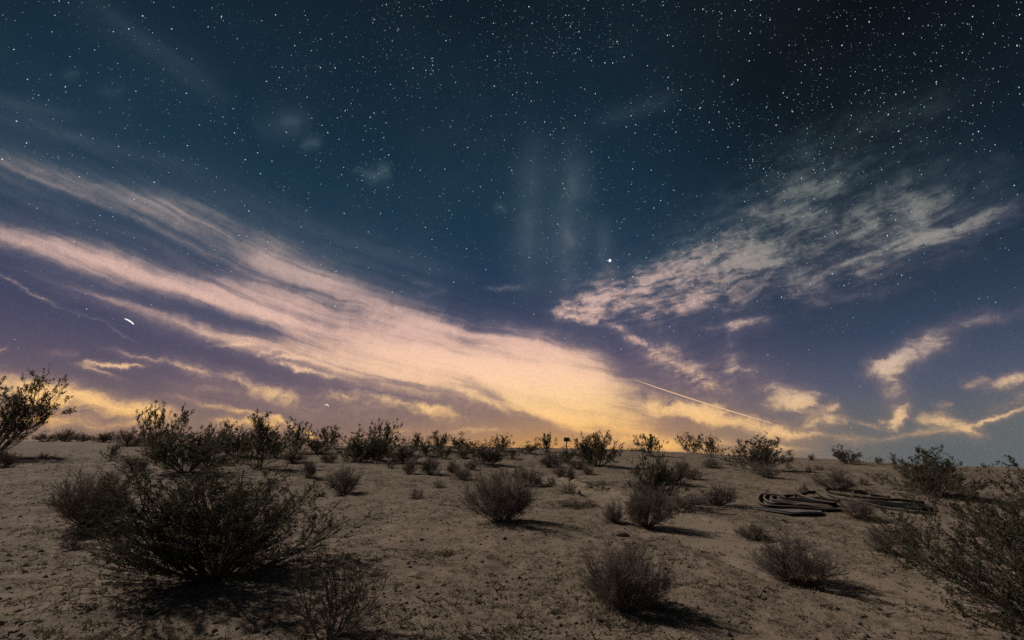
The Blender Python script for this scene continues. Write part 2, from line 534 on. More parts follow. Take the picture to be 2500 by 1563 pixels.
MAT_LEAF = leaf_mat('creosote_leaf', (0.070, 0.068, 0.042), (0.165, 0.152, 0.094), 0.45)
MAT_STEM = leaf_mat('creosote_stem', (0.09, 0.075, 0.06), (0.20, 0.17, 0.14), 0.0)
MAT_TWIG = leaf_mat('dry_twig', (0.19, 0.152, 0.13), (0.40, 0.325, 0.28), 0.0)
MAT_ROOT = leaf_mat('dry_stem', (0.085, 0.066, 0.054), (0.19, 0.15, 0.125), 0.0)
MAT_BUD = leaf_mat('dry_bud', (0.19, 0.15, 0.115), (0.34, 0.28, 0.22), 0.35)
MAT_LITTER = leaf_mat('dry_litter', (0.12, 0.098, 0.07), (0.22, 0.18, 0.13), 0.3)
MAT_STONE = leaf_mat('stone', (0.12, 0.098, 0.08), (0.28, 0.235, 0.20), 0.0)


# ------------------------------------------------------------------ plants
def unit(v):
    return v / np.maximum(np.linalg.norm(v, axis=-1, keepdims=True), 1e-9)


def tubes(p0, p1, r0, r1, sides=3):
    n = len(p0)
    ax = unit(p1 - p0)
    ref = np.where(np.abs(ax[:, 2:3]) < 0.9, np.array([[0, 0, 1.0]]), np.array([[1.0, 0, 0]]))
    u = unit(np.cross(ax, ref))
    v = np.cross(ax, u)
    ang = np.arange(sides) * 2 * math.pi / sides
    ring = u[:, None] * np.cos(ang)[None, :, None] + v[:, None] * np.sin(ang)[None, :, None]
    a = p0[:, None] + ring * np.asarray(r0).reshape(-1, 1, 1)
    b = p1[:, None] + ring * np.asarray(r1).reshape(-1, 1, 1)
    verts = np.concatenate([a, b], 1).reshape(-1, 3)
    base_i = (np.arange(n) * 2 * sides)[:, None]
    k = np.arange(sides)
    q = np.stack([base_i + k, base_i + (k + 1) % sides, base_i + sides + (k + 1) % sides, base_i + sides + k], -1).reshape(-1, 4)
    return verts, q


def rot_spread(d, ang, r):
    """tilt each direction by ang (n,) in a random plane"""
    rv = r.normal(size=d.shape)
    side = unit(rv - (rv * d).sum(-1, keepdims=True) * d)
    return unit(d * np.cos(ang)[:, None] + side * np.sin(ang)[:, None])


def grow(start, d, length, nseg, r, wob, up):
    """polylines: (n, nseg+1, 3)"""
    pts = [start]
    p = start.copy()
    for _ in range(nseg):
        d = unit(d + r.normal(size=d.shape) * wob + np.array([0, 0, up]))
        p = p + d * (length / nseg)[:, None]
        pts.append(p)
    return np.stack(pts, 1), d


def along(pts, t):
    n, k, _ = pts.shape
    f = t * (k - 1)
    i = np.clip(f.astype(int), 0, k - 2)
    fr = (f - i)[:, None]
    a = pts[np.arange(n), i]
    b = pts[np.arange(n), i + 1]
    return a * (1 - fr) + b * fr, unit(b - a)


def seg(pts, r0, r1, sides=3):
    n, k, _ = pts.shape
    rr = np.linspace(0, 1, k)[None, :]
    rad = np.asarray(r0).reshape(-1, 1) * (1 - rr) + np.asarray(r1).reshape(-1, 1) * rr
    rad = np.broadcast_to(rad, (n, k))
    return tubes(pts[:, :-1].reshape(-1, 3), pts[:, 1:].reshape(-1, 3), rad[:, :-1].ravel(), rad[:, 1:].ravel(), sides)


def merge(parts):
    vs, fs, o = [], [], 0
    for v, f in parts:
        vs.append(v)
        fs.append(f + o)
        o += len(v)
    return np.concatenate(vs), np.concatenate(fs)


def leaves(p, d, size, r):
    n = len(p)
    d = unit(d + r.normal(size=(n, 3)) * 0.8 + np.array([0, 0, 0.25]))
    side = unit(np.cross(d, r.normal(size=(n, 3))))
    s = size * r.uniform(0.6, 1.3, (n, 1))
    nrm = np.cross(d, side)
    a = p
    b = p + d * s * 0.5 + side * s * 0.30 + nrm * s * 0.08
    c = p + d * s
    e = p + d * s * 0.5 - side * s * 0.30 + nrm * s * 0.08
    verts = np.stack([a, b, c, e], 1).reshape(-1, 3)
    i = (np.arange(n) * 4)[:, None]
    tris = np.concatenate([i + np.array([0, 1, 2]), i + np.array([0, 2, 3])], 0)
    return verts, tris


def creosote(seed, stems=18, b1=9, b2=6, nleaf=14, leaf=0.016, tilt=(4, 62), bare=0.25, twig_r=0.0016, lean=(0, 0), clump=0.5, up=0.16, low=0.12):
    r = np.random.default_rng(seed)
    n = stems
    az = r.uniform(0, 2 * math.pi, n)
    tl = np.radians(r.uniform(tilt[0], tilt[1], n))
    d = np.stack([np.sin(tl) * np.cos(az) + lean[0], np.sin(tl) * np.sin(az) + lean[1], np.cos(tl)], -1)
    d = unit(d)
    st = np.stack([np.cos(az), np.sin(az), np.zeros(n)], -1) * r.uniform(0.0, 0.07, (n, 1))
    st[:, 2] = -0.02
    L = r.uniform(0.62, 1.08, n) * (1.0 - 0.12 * tl)
    s0, _ = grow(st, d, L, 6, r, 0.10, up * 0.5)
    # branches
    i1 = np.repeat(np.arange(n), b1)
    t1 = r.uniform(low, 1.0, len(i1))
    p1, d1 = along(s0[i1], t1)
    d1 = rot_spread(d1, np.radians(r.uniform(18, 58, len(i1))), r)
    l1 = r.uniform(0.14, 0.36, len(i1)) * (1.15 - 0.45 * t1)
    s1, _ = grow(p1, d1, l1, 4, r, 0.16, up)
    leafy1 = r.uniform(size=len(i1)) > bare * (1.5 - t1)
    # twigs
    i2 = np.repeat(np.arange(len(i1)), b2)
    t2 = np.clip(r.beta(2.2, 1.2, len(i2)), 0, 1)
    p2, d2 = along(s1[i2], t2)
    d2 = rot_spread(d2, np.radians(r.uniform(15, 60, len(i2))), r)
    l2 = r.uniform(0.035, 0.11, len(i2))
    s2, _ = grow(p2, d2, l2, 2, r, 0.2, up * 1.5)
    wood = merge([seg(s0, r.uniform(0.0045, 0.009, n), 0.0022, 5), seg(s1, 0.0028, 0.0014, 3), seg(s2, twig_r, twig_r * 0.6, 3)])
    # leaves, thickest at the twig ends
    amount = nleaf * np.where(leafy1[i2], 1.0, 0.12) * r.uniform(1 - clump, 1 + clump, len(i2))
    cnt = r.poisson(amount)
    i3 = np.repeat(np.arange(len(i2)), cnt)
    t3 = np.clip(r.beta(1.8, 1.0, len(i3)), 0, 1)
    p3, d3 = along(s2[i3], t3)
    lv = leaves(p3 + r.normal(size=p3.shape) * leaf * 0.35, d3, leaf, r)
    return wood, lv


def dry_bush(seed, stems=46, b1=8, b2=6, b3=4, nbud=2, bud=0.010, tilt=74, rr=0.0013, dome=True):
    r = np.random.default_rng(seed)
    n = stems
    az = r.uniform(0, 2 * math.pi, n)
    tl = np.radians(tilt * np.sqrt(r.uniform(0, 1, n)))
    # one side of the plant has died back
    gap = np.cos(az - r.uniform(0, 6.28))
    d = np.stack([np.sin(tl) * np.cos(az), np.sin(tl) * np.sin(az), np.cos(tl)], -1)
    st = np.stack([np.cos(az), np.sin(az), np.zeros(n)], -1) * r.uniform(0, 0.08, (n, 1))
    st[:, 2] = -0.02
    L = r.uniform(0.45, 0.85, n) * (1 - 0.16 * tl) * np.where(gap > 0.55, 0.68, 1.0)
    s0, _ = grow(st, d, L, 5, r, 0.09, 0.05)
    i1 = np.repeat(np.arange(n), b1)
    t1 = r.uniform(0.25, 1, len(i1))
    p1, d1 = along(s0[i1], t1)
    d1 = rot_spread(d1, np.radians(r.uniform(12, 46, len(i1))), r)
    s1, _ = grow(p1, d1, r.uniform(0.14, 0.30, len(i1)), 3, r, 0.12, 0.10)
    i2 = np.repeat(np.arange(len(i1)), b2)
    p2, d2 = along(s1[i2], r.uniform(0.2, 1, len(i2)))
    d2 = rot_spread(d2, np.radians(r.uniform(12, 50, len(i2))), r)
    s2, _ = grow(p2, d2, r.uniform(0.06, 0.15, len(i2)), 2, r, 0.14, 0.10)
    i3 = np.repeat(np.arange(len(i2)), b3)
    p3, d3 = along(s2[i3], r.uniform(0.15, 1, len(i3)))
    d3 = rot_spread(d3, np.radians(r.uniform(12, 50, len(i3))), r)
    s3, _ = grow(p3, d3, r.uniform(0.03, 0.08, len(i3)), 1, r, 0.1, 0.08)
    parts = [seg(s0, r.uniform(0.006, 0.011, n), 0.003, 4), seg(s1, 0.0032, 0.002, 3)]
    fine = [seg(s2, rr * 1.2, rr, 3), seg(s3, rr, rr * 0.6, 3)]
    cnt = r.poisson(nbud, len(i3))
    i4 = np.repeat(np.arange(len(i3)), cnt)
    p4, d4 = along(s3[i4], r.uniform(0.2, 1, len(i4)))
    lv = leaves(p4, d4, bud, r)
    return merge(parts), merge(fine), lv


def norm_scale(all_verts):
    lo = np.percentile(all_verts, 1.0, axis=0)
    hi = np.percentile(all_verts, 99.0, axis=0)
    return max(hi[0] - lo[0], hi[1] - lo[1]), hi[2]


def creosote_parts(**kw):
    wood, lv = creosote(**kw)
    w, h = norm_scale(lv[0])
    sc = np.array([1 / w, 1 / w, 1 / h])
    return [('branches', make_mesh('branches', wood[0] * sc, [wood[1]]), MAT_STEM), ('foliage', make_mesh('foliage', lv[0] * sc, [lv[1]]), MAT_LEAF)]


def dry_parts(**kw):
    wood, fine, lv = dry_bush(**kw)
    w, h = norm_scale(fine[0])
    sc = np.array([1 / w, 1 / w, 1 / h])
    return [('stems', make_mesh('stems', wood[0] * sc, [wood[1]]), MAT_ROOT), ('twigs', make_mesh('twigs', fine[0] * sc, [fine[1]]), MAT_TWIG),
            ('buds', make_mesh('buds', lv[0] * sc, [lv[1]]), MAT_BUD)]


PROTO = {}
for i in range(5):      # creosote seen from far off: fewer, larger leaf sprays
    PROTO['c%d' % i] = creosote_parts(seed=100 + i, stems=18 + 2 * i, b1=9, b2=5, nleaf=9, leaf=0.032, twig_r=0.0028, tilt=(3, 64 + 4 * i), clump=0.95, bare=0.45)
for i in range(3):      # creosote at middle distance
    PROTO['m%d' % i] = creosote_parts(seed=120 + i, stems=28 + i, b1=11, b2=6, nleaf=12, leaf=0.022, twig_r=0.002, tilt=(3, 76), clump=0.8, bare=0.3)
for i in range(4):
    PROTO['b%d' % i] = dry_parts(seed=140 + i, stems=30 + 3 * i, b1=7, b2=5, b3=3, nbud=1.5, bud=0.016, rr=0.0026)
for i in range(3):      # small low tufts
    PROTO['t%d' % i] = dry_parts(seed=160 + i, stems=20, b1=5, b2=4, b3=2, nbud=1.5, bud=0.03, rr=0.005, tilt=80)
PROTO['hero_left'] = creosote_parts(seed=201, stems=52, b1=12, b2=7, nleaf=14, leaf=0.0130, tilt=(5, 76), bare=0.25, clump=0.9, twig_r=0.0011)
PROTO['hero_right'] = creosote_parts(seed=202, stems=50, b1=12, b2=7, nleaf=17, leaf=0.0135, tilt=(6, 88), bare=0.3, clump=0.9, twig_r=0.0011)
PROTO['hero_lean'] = creosote_parts(seed=203, stems=22, b1=9, b2=6, nleaf=16, leaf=0.018, tilt=(2, 36), bare=0.35, lean=(0.45, 0.0), clump=0.9)
PROTO['hero_bottom'] = creosote_parts(seed=204, stems=16, b1=10, b2=7, nleaf=5, leaf=0.016, tilt=(4, 50), bare=0.55, clump=0.9, twig_r=0.0016)
PROTO['hero_mid'] = creosote_parts(seed=205, stems=34, b1=11, b2=6, nleaf=15, leaf=0.018, tilt=(4, 76), bare=0.3, clump=0.9)
PROTO['dry_a'] = dry_parts(seed=301, stems=54, b1=9, b2=6, b3=4, nbud=1.2, bud=0.010, rr=0.0016)
PROTO['dry_c'] = dry_parts(seed=306, stems=38, b1=9, b2=6, b3=4, nbud=1.0, bud=0.011, rr=0.0017, tilt=58)
PROTO['dry_b'] = dry_parts(seed=302, stems=50, b1=9, b2=6, b3=4, nbud=1.0, bud=0.010, rr=0.0016, tilt=66)

NAMES = {'c': 'creosote_bush', 'd': 'dry_bush', 't': 'small_shrub'}
GROUPS = {'c': 'creosote bushes on the slope', 'd': 'dry brown bushes on the slope', 't': 'small low shrubs on the sand'}
# kind, prototype, base x, base y, width, height (photo pixels), turn, label
PLANTS = [
    ('c', 'hero_left', 525, 1414, 560, 248, 0.3, 'largest dark green creosote bush, spreading wide in the left foreground'),
    ('c', 'hero_right', 2630, 1552, 640, 362, 1.0, 'large creosote bush cut by the right edge of the picture in the foreground'),
    ('c', 'hero_lean', -20, 1112, 160, 195, 0.0, 'tall creosote bush leaning right at the left edge against orange cloud'),
    ('c', 'hero_bottom', 800, 1568, 260, 178, 0.5, 'sparse twiggy bush cut by the bottom edge of the picture'),
    ('c', 'hero_mid', 1602, 1226, 150, 108, 0.8, 'broad creosote bush beside the sandy wash, behind a brown bush'),
    ('c', 'hero_mid', 2285, 1212, 225, 108, 2.3, 'wide creosote bush rising above the right skyline behind the rubber strips'),
    ('c', 'm0', 452, 1155, 190, 92, 0.2, 'dark wide creosote bush right behind the largest foreground creosote'),
    ('c', 'c1', 385, 1112, 100, 120, 1.2, 'tall narrow creosote rising highest above the left ridge line'),
    ('c', 'c3', 515, 1126, 110, 92, 2.0, 'creosote bush between the tall narrow one and the lit round one on the left ridge'),
    ('c', 'c2', 632, 1142, 146, 126, 3.0, 'big round creosote bush under the bright orange cloud edge'),
    ('c', 'c2', 722, 1106, 90, 72, 4.0, 'creosote bush just right of the big round one, over two brown bushes'),
    ('c', 'c0', 805, 1096, 70, 52, 0.1, 'first of the skyline creosotes right of the orange cloud edge'),
    ('c', 'm2', 868, 1128, 105, 74, 1.1, 'dense creosote bush on the mid slope left of the tallest central skyline creosote'),
    ('c', 'c1', 935, 1108, 100, 76, 2.2, 'tallest pointed creosote of the central skyline'),
    ('c', 'm1', 985, 1132, 95, 46, 0.7, 'low wide creosote in front of the tallest central skyline creosote'),
    ('c', 'c2', 1018, 1100, 56, 40, 3.1, 'small creosote on the skyline right next to the tallest central one'),
    ('c', 'c3', 1072, 1100, 70, 44, 4.4, 'left one of two touching creosotes on the skyline left of centre'),
    ('c', 'c4', 1126, 1104, 62, 44, 5.0, 'right one of two touching creosotes on the skyline left of centre'),
    ('c', 'c0', 1085, 1121, 64, 30, 2.5, 'low creosote just below the two touching skyline creosotes'),
    ('c', 'm2', 1195, 1136, 88, 50, 0.4, 'rounded creosote on the mid slope below a small pointed skyline bush'),
    ('c', 'c1', 1226, 1102, 58, 38, 1.9, 'small pointed skyline creosote midway between the touching pair and the sign'),
    ('c', 'c2', 1250, 1120, 34, 24, 0.9, 'tiny creosote tucked below the small pointed skyline bush'),
    ('c', 'c3', 1336, 1104, 58, 44, 2.8, 'creosote standing just left of the small sign'),
    ('c', 'c4', 1380, 1128, 84, 34, 1.4, 'bushy creosote hiding the foot of the sign post'),
    ('c', 'm0', 1462, 1138, 100, 76, 5.5, 'broad creosote just right of the small sign'),
    ('c', 'c0', 1588, 1114, 86, 50, 3.7, 'creosote standing alone on the skyline above the wash'),
    ('c', 'c1', 1690, 1104, 60, 46, 0.6, 'thin open creosote, left one of a pair on the right skyline'),
    ('c', 'c2', 1738, 1117, 58, 48, 4.9, 'denser creosote, right one of a pair on the right skyline'),
    ('c', 'm1', 1848, 1150, 152, 80, 2.6, 'large dark creosote on the skyline between the pair and the flat right horizon'),
    ('c', 'c3', 1983, 1124, 20, 14, 1.0, 'tiny bush alone on the right horizon line'),
    ('c', 'c4', 2068, 1133, 76, 42, 3.3, 'two-humped small creosote on the right horizon line'),
    ('c', 'c0', 2146, 1133, 26, 14, 2.1, 'tiny bush at the left foot of the wide right-hand creosote'),
    ('c', 'm2', 572, 1112, 96, 66, 0.9, 'dark low creosote filling the gap left of the big round one'),
    ('c', 'm1', 672, 1116, 84, 60, 5.2, 'dark creosote filling the gap right of the big round one'),
    ('c', 'c4', 775, 1108, 76, 48, 3.8, 'dark creosote tucked below the first skyline creosote right of the cloud edge'),
    ('c', 'm0', 915, 1124, 84, 50, 2.7, 'dark creosote at the left foot of the tallest central skyline creosote'),
    ('c', 'c3', 1040, 1114, 66, 34, 0.2, 'low creosote below the small one next to the tallest central creosote'),
    ('c', 'c1', 1160, 1112, 60, 32, 4.3, 'low creosote right of the touching pair on the skyline'),
    ('c', 'c4', 1290, 1106, 56, 26, 1.7, 'low creosote left of the one beside the sign'),
    ('c', 'c2', 1432, 1108, 52, 28, 3.0, 'low creosote between the sign and the broad one to its right'),
    ('c', 'm2', 1650, 1182, 70, 40, 2.0, 'low creosote spreading from the right side of the broad one by the wash'),
    ('c', 'c2', 268, 1127, 42, 44, 5.8, 'small upright creosote alone on the left slope'),
    ('d', 'b0', 112, 1074, 56, 24, 0.2, 'low bush on the left ridge, first right of the leaning creosote'),
    ('d', 'b1', 158, 1076, 46, 30, 1.0, 'low bush on the left ridge, second right of the leaning creosote'),
    ('d', 'b2', 198, 1077, 40, 20, 2.0, 'low bush on the left ridge, third right of the leaning creosote'),
    ('d', 'b3', 250, 1079, 54, 24, 3.0, 'low bush on the left ridge, fourth right of the leaning creosote'),
    ('d', 'b0', 312, 1087, 74, 40, 4.0, 'rounded bush on the left ridge beside the tall narrow creosote'),
    ('d', 'b1', 328, 1148, 80, 34, 5.0, 'low dark bush at the left foot of the wide dark creosote'),
    ('d', 'b2', 8, 1142, 56, 42, 0.5, 'dark bush on the slope cut by the left edge of the picture'),
    ('d', 'dry_b', 216, 1286, 172, 128, 0.7, 'fan-shaped brown bush left of the largest foreground creosote'),
    ('d', 'dry_b', 1222, 1276, 158, 122, 2.4, 'round-topped brown bush with bare stems in the centre of the slope'),
    ('d', 'dry_a', 1518, 1486, 180, 142, 0.0, 'nearest round brown bush with a long shadow, right of bottom centre'),
    ('d', 'dry_c', 1972, 1434, 188, 122, 1.8, 'broad brown bush with bristly tips in the right foreground'),
    ('d', 'dry_b', 1578, 1288, 118, 100, 4.2, 'pale-tipped brown bush standing at the bend of the sandy wash'),
    ('d', 'b3', 1500, 1274, 58, 54, 1.3, 'small brown bush touching the left side of the pale-tipped bush at the wash'),
    ('d', 'b0', 1290, 1188, 74, 52, 2.7, 'brown bush just behind the round-topped bush in the centre'),
    ('d', 'b1', 842, 1204, 84, 60, 3.9, 'vase-shaped brown bush alone on the sand left of centre'),
    ('d', 'b2', 753, 1166, 46, 44, 0.8, 'small upright brown bush above left of the vase-shaped bush'),
    ('d', 'b3', 716, 1129, 62, 34, 1.6, 'brown bush right of the foot of the big round creosote'),
    ('d', 'b0', 800, 1128, 50, 24, 5.1, 'low dark bush left of the dense mid-slope creosote'),
    ('d', 'b1', 1001, 1158, 36, 36, 2.9, 'smallest of the brown bushes in a row on the central slope, at its left end'),
    ('d', 'b2', 1050, 1158, 64, 44, 4.6, 'largest brown bush of the row on the central slope'),
    ('d', 'b3', 1108, 1153, 42, 28, 0.3, 'brown bush right of the largest one in the central row'),
    ('d', 'b0', 1130, 1172, 56, 36, 1.5, 'brown bush in front of the central row, farthest down slope'),
    ('d', 'b1', 1152, 1147, 36, 22, 3.5, 'small brown bush at the right end of the central row'),
    ('d', 'b2', 1130, 1118, 42, 24, 5.3, 'round brown bush below the touching pair on the skyline'),
    ('d', 'b3', 1345, 1141, 62, 36, 0.1, 'low brown bush downhill to the left of the sign'),
    ('d', 'b0', 1410, 1144, 46, 24, 2.2, 'low brown bush downhill to the right of the sign'),
    ('d', 'b1', 1370, 1162, 40, 26, 3.2, 'greyish bush, left one of two below the sign'),
    ('d', 'b2', 1394, 1170, 26, 30, 4.1, 'greyish bush, right one of two below the sign'),
    ('d', 'b3', 1437, 1159, 26, 24, 5.9, 'little brown bush right of the two greyish ones'),
    ('d', 'b0', 1668, 1150, 44, 30, 0.9, 'round brown bush behind the broad creosote by the wash'),
    ('d', 'b1', 1692, 1170, 56, 26, 1.9, 'low brown bush in front of the round one behind the broad creosote'),
    ('d', 'b2', 1740, 1143, 54, 26, 3.6, 'low brown bush below the pair of creosotes on the right skyline'),
    ('d', 'b3', 1872, 1166, 76, 34, 4.7, 'brown bush at the foot of the large dark skyline creosote'),
    ('d', 'b0', 1672, 1240, 112, 38, 5.6, 'long low brown bush right of the broad creosote, left half of the mound'),
    ('d', 'b1', 1756, 1234, 96, 46, 0.4, 'long low brown bush nearest the rubber strips, right half of the mound'),
    ('d', 'b2', 1836, 1316, 88, 38, 1.2, 'low dark bush on the far bank of the sandy wash'),
    ('d', 'b3', 2040, 1196, 88, 52, 2.3, 'rounded brown bush directly behind the rubber strips'),
    ('d', 'b0', 2095, 1266, 80, 58, 3.4, 'brown bush growing in front of the middle of the rubber strips'),
    ('d', 'b1', 2155, 1348, 76, 60, 4.5, 'brown bush left of the branches of the large right-edge creosote'),
    ('t', 't0', 952, 1142, 22, 20, 0.1, 'tiny tuft uphill of the central row of brown bushes'),
    ('t', 't1', 1018, 1218, 40, 24, 1.1, 'dark little shrub on bare sand right of the vase-shaped bush'),
    ('t', 't2', 1072, 1191, 34, 22, 2.1, 'little shrub on the sand below the largest bush of the central row'),
    ('t', 't0', 785, 1213, 18, 14, 3.1, 'tiny tuft left of the vase-shaped brown bush'),
    ('t', 't1', 1347, 1181, 26, 18, 4.1, 'tiny tuft right behind the brown bush in the centre'),
    ('t', 't2', 1386, 1204, 56, 30, 5.1, 'low dark shrub at the upper bend of the sandy wash'),
    ('t', 't0', 2112, 1184, 30, 18, 0.6, 'small shrub right of the bush behind the rubber strips'),
    ('t', 't1', 1975, 1152, 14, 16, 1.6, 'tiny upright tuft, left one of two below the right horizon'),
    ('t', 't2', 2000, 1148, 26, 14, 2.6, 'tiny flat tuft, right one of two below the right horizon'),
    ('t', 't0', 1962, 1204, 34, 22, 3.6, 'small shrub behind the left loops of the rubber strips'),
    ('t', 't1', 1926, 1144, 16, 12, 4.6, 'tiny tuft at the right foot of the large dark skyline creosote'),
    ('t', 't2', 1552, 1102, 40, 10, 5.6, 'low tuft on the skyline left of the lone creosote above the wash'),
    ('t', 't2', 1412, 1236, 128, 16, 0.4, 'long dark mat standing in for the bank shadow along the near bank of the upper wash'),  # flattened plant put in as the dark shadow of the bank
    ('t', 't1', 1455, 1186, 96, 13, 3.4, 'low dark mat standing in for bank shadow on the far side of the upper wash'),  # another flattened plant used as a patch of bank shadow
    ('t', 't0', 1330, 1190, 60, 9, 2.8, 'thin dark mat of growth between the central brown bush and the upper wash'),
    ('t', 't0', 185, 1342, 74, 22, 0.2, 'flat dark shrub on the sand below the fan-shaped brown bush'),
    ('t', 't1', 105, 1118, 20, 12, 1.2, 'tiny tuft low on the left slope near the dark edge bush'),
    ('t', 't2', 1095, 1353, 50, 10, 2.2, 'flat dark tuft alone on the bare sand of the lower centre'),
]


def depth_of(p):
    return float((p - np.array([0, 0, CAM_H])) @ AX)


SPOTS = []
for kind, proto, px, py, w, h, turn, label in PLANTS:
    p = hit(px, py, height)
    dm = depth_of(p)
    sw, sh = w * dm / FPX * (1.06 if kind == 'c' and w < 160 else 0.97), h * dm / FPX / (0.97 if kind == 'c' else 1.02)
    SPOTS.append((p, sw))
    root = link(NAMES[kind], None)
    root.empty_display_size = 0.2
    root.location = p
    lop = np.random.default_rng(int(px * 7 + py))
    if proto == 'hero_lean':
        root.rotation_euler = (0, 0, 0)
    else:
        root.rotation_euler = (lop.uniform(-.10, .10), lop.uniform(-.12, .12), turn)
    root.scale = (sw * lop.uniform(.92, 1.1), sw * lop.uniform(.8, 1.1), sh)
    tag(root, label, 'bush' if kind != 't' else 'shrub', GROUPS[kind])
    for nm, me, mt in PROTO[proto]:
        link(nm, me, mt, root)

# ------------------------------------------------------------------ small sign on the ridge
sp = hit(1384, 1112, height)
sd = depth_of(sp)
mpp = sd / FPX


def box(cx, cy, cz, sx, sy, sz):
    v = np.array([[x, y, z] for x in (-1, 1) for y in (-1, 1) for z in (-1, 1)], float) * np.array([sx, sy, sz]) / 2 + np.array([cx, cy, cz])
    f = np.array([[0, 1, 3, 2], [4, 6, 7, 5], [0, 4, 5, 1], [2, 3, 7, 6], [0, 2, 6, 4], [1, 5, 7, 3]])
    return v, f


def plain(name, col, rough=0.7, spec=0.3, var=0.3, scale=14.0):
    m, t, out = new_mat(name)
    co = N(t, 'ShaderNodeTexCoord').outputs['Object']
    c = MIXC(NOISE(co, scale, 5, 0.65, tree=t), tuple(v * (1 - var) for v in col), tuple(v * (1 + var) for v in col), tree=t)
    b = t.nodes.new('ShaderNodeBsdfPrincipled')
    t.links.new(c, b.inputs['Base Color'])
    b.inputs['Roughness'].default_value = rough
    b.inputs['Specular IOR Level'].default_value = spec
    t.links.new(b.outputs[0], out.inputs[0])
    return m


MAT_SIGN = plain('weathered_sign', (0.03, 0.03, 0.032))
MAT_POST = plain('weathered_post', (0.05, 0.042, 0.036))
sign = link('sign', None)
sign.location = sp
tag(sign, 'small dark rectangular sign on a thin post on the ridge', 'sign')
ph = 41 * mpp
v, f = box(0, 0, ph / 2 - 0.1, 0.05, 0.05, ph + 0.1)
link('post', make_mesh('post', v, [f]), MAT_POST, sign)
v, f = box(0.01, -0.04, 37.5 * mpp, 14 * mpp, 0.02, 9.6 * mpp)
link('panel', make_mesh('panel', v, [f]), MAT_SIGN, sign)

# ------------------------------------------------------------------ discarded rubber strips
def rubber_mat(name, col, dust):
    m, t, out = new_mat(name)
    co = N(t, 'ShaderNodeTexCoord').outputs['Object']
    g = N(t, 'ShaderNodeNewGeometry')
    s = N(t, 'ShaderNodeSeparateXYZ')
    t.links.new(g.outputs['Normal'], s.inputs[0])
    n = NOISE(co, 5.0, 5, 0.7, tree=t)
    f = M('MULTIPLY', SMOOTH(s.outputs[2], 0.05, 0.75, 0.18, 1.0, tree=t), M('MULTIPLY_ADD', n, 1.3, dust - 0.25, tree=t), clamp=True, tree=t)
    c = MIXC(f, col, (0.24, 0.185, 0.14), tree=t)
    b = t.nodes.new('ShaderNodeBsdfPrincipled')
    t.links.new(c, b.inputs['Base Color'])
    b.inputs['Roughness'].default_value = 0.9
    b.inputs['Specular IOR Level'].default_value = 0.12
    t.links.new(b.outputs[0], out.inputs[0])
    return m


MAT_RUBBER = rubber_mat('black_rubber', (0.016, 0.016, 0.017), 0.5)
MAT_MAT = rubber_mat('grey_rubber', (0.17, 0.172, 0.18), 0.0)
MAT_SHEET = rubber_mat('dark_sheet', (0.012, 0.012, 0.013), -0.55)


def zpx(x, y):
    return 1820 + 0.2067 * x, 1170 + 0.2067 * y


def smooth_line(pts, n):
    """Catmull-Rom through the points"""
    p = np.asarray(pts, float)
    p = np.concatenate([[2 * p[0] - p[1]], p, [2 * p[-1] - p[-2]]])
    out = []
    m = len(p) - 3
    for u in np.linspace(0, m - 1e-6, n):
        i = int(u)
        t = u - i
        a, b, c, d = p[i:i + 4]
        out.append(0.5 * ((2 * b) + (c - a) * t + (2 * a - 5 * b + 4 * c - d) * t * t + (3 * b - a - 3 * c + d) * t ** 3))
    return np.array(out)


def ribbon(pts, hgt, thick, lean=0.0, lift=0.0, n=40):
    """a strip standing on its edge along the ground points, rounded top lip"""
    g = np.array([hit(*zpx(*p), height) for p in pts])
    c = smooth_line(g, n)
    c[:, 2] = height(c[:, 0], c[:, 1]) + lift - 0.02
    tan = unit(np.gradient(c, axis=0))
    side = unit(np.cross(tan, np.array([0, 0, 1.0])))
    prof = [(-.5, 0), (.5, 0), (.5, .8), (.28, .97), (-.28, .97), (-.5, .8)]
    hv = hgt * (1 + 0.12 * vnoise(np.arange(n) * 0.23, np.full(n, pts[0][0] * 0.1), 9))
    rings = []
    for a, b in prof:
        rings.append(c + side * (a * thick + lean * b * hgt) + np.array([0, 0, 1.0]) * (b * hv)[:, None])
    v = np.stack(rings, 1)
    k = len(prof)
    ids = np.arange(n * k).reshape(n, k)
    q = np.stack([ids[:-1], np.roll(ids, -1, 1)[:-1], np.roll(ids, -1, 1)[1:], ids[1:]], -1).reshape(-1, 4)
    cap0, cap1 = ids[0], ids[-1]
    tri = np.array([[cap[0], cap[i], cap[i + 1]] for cap in (cap0, cap1) for i in range(1, k - 1)])
    origin = c.mean(0)
    return v.reshape(-1, 3) - origin, [q, tri], origin


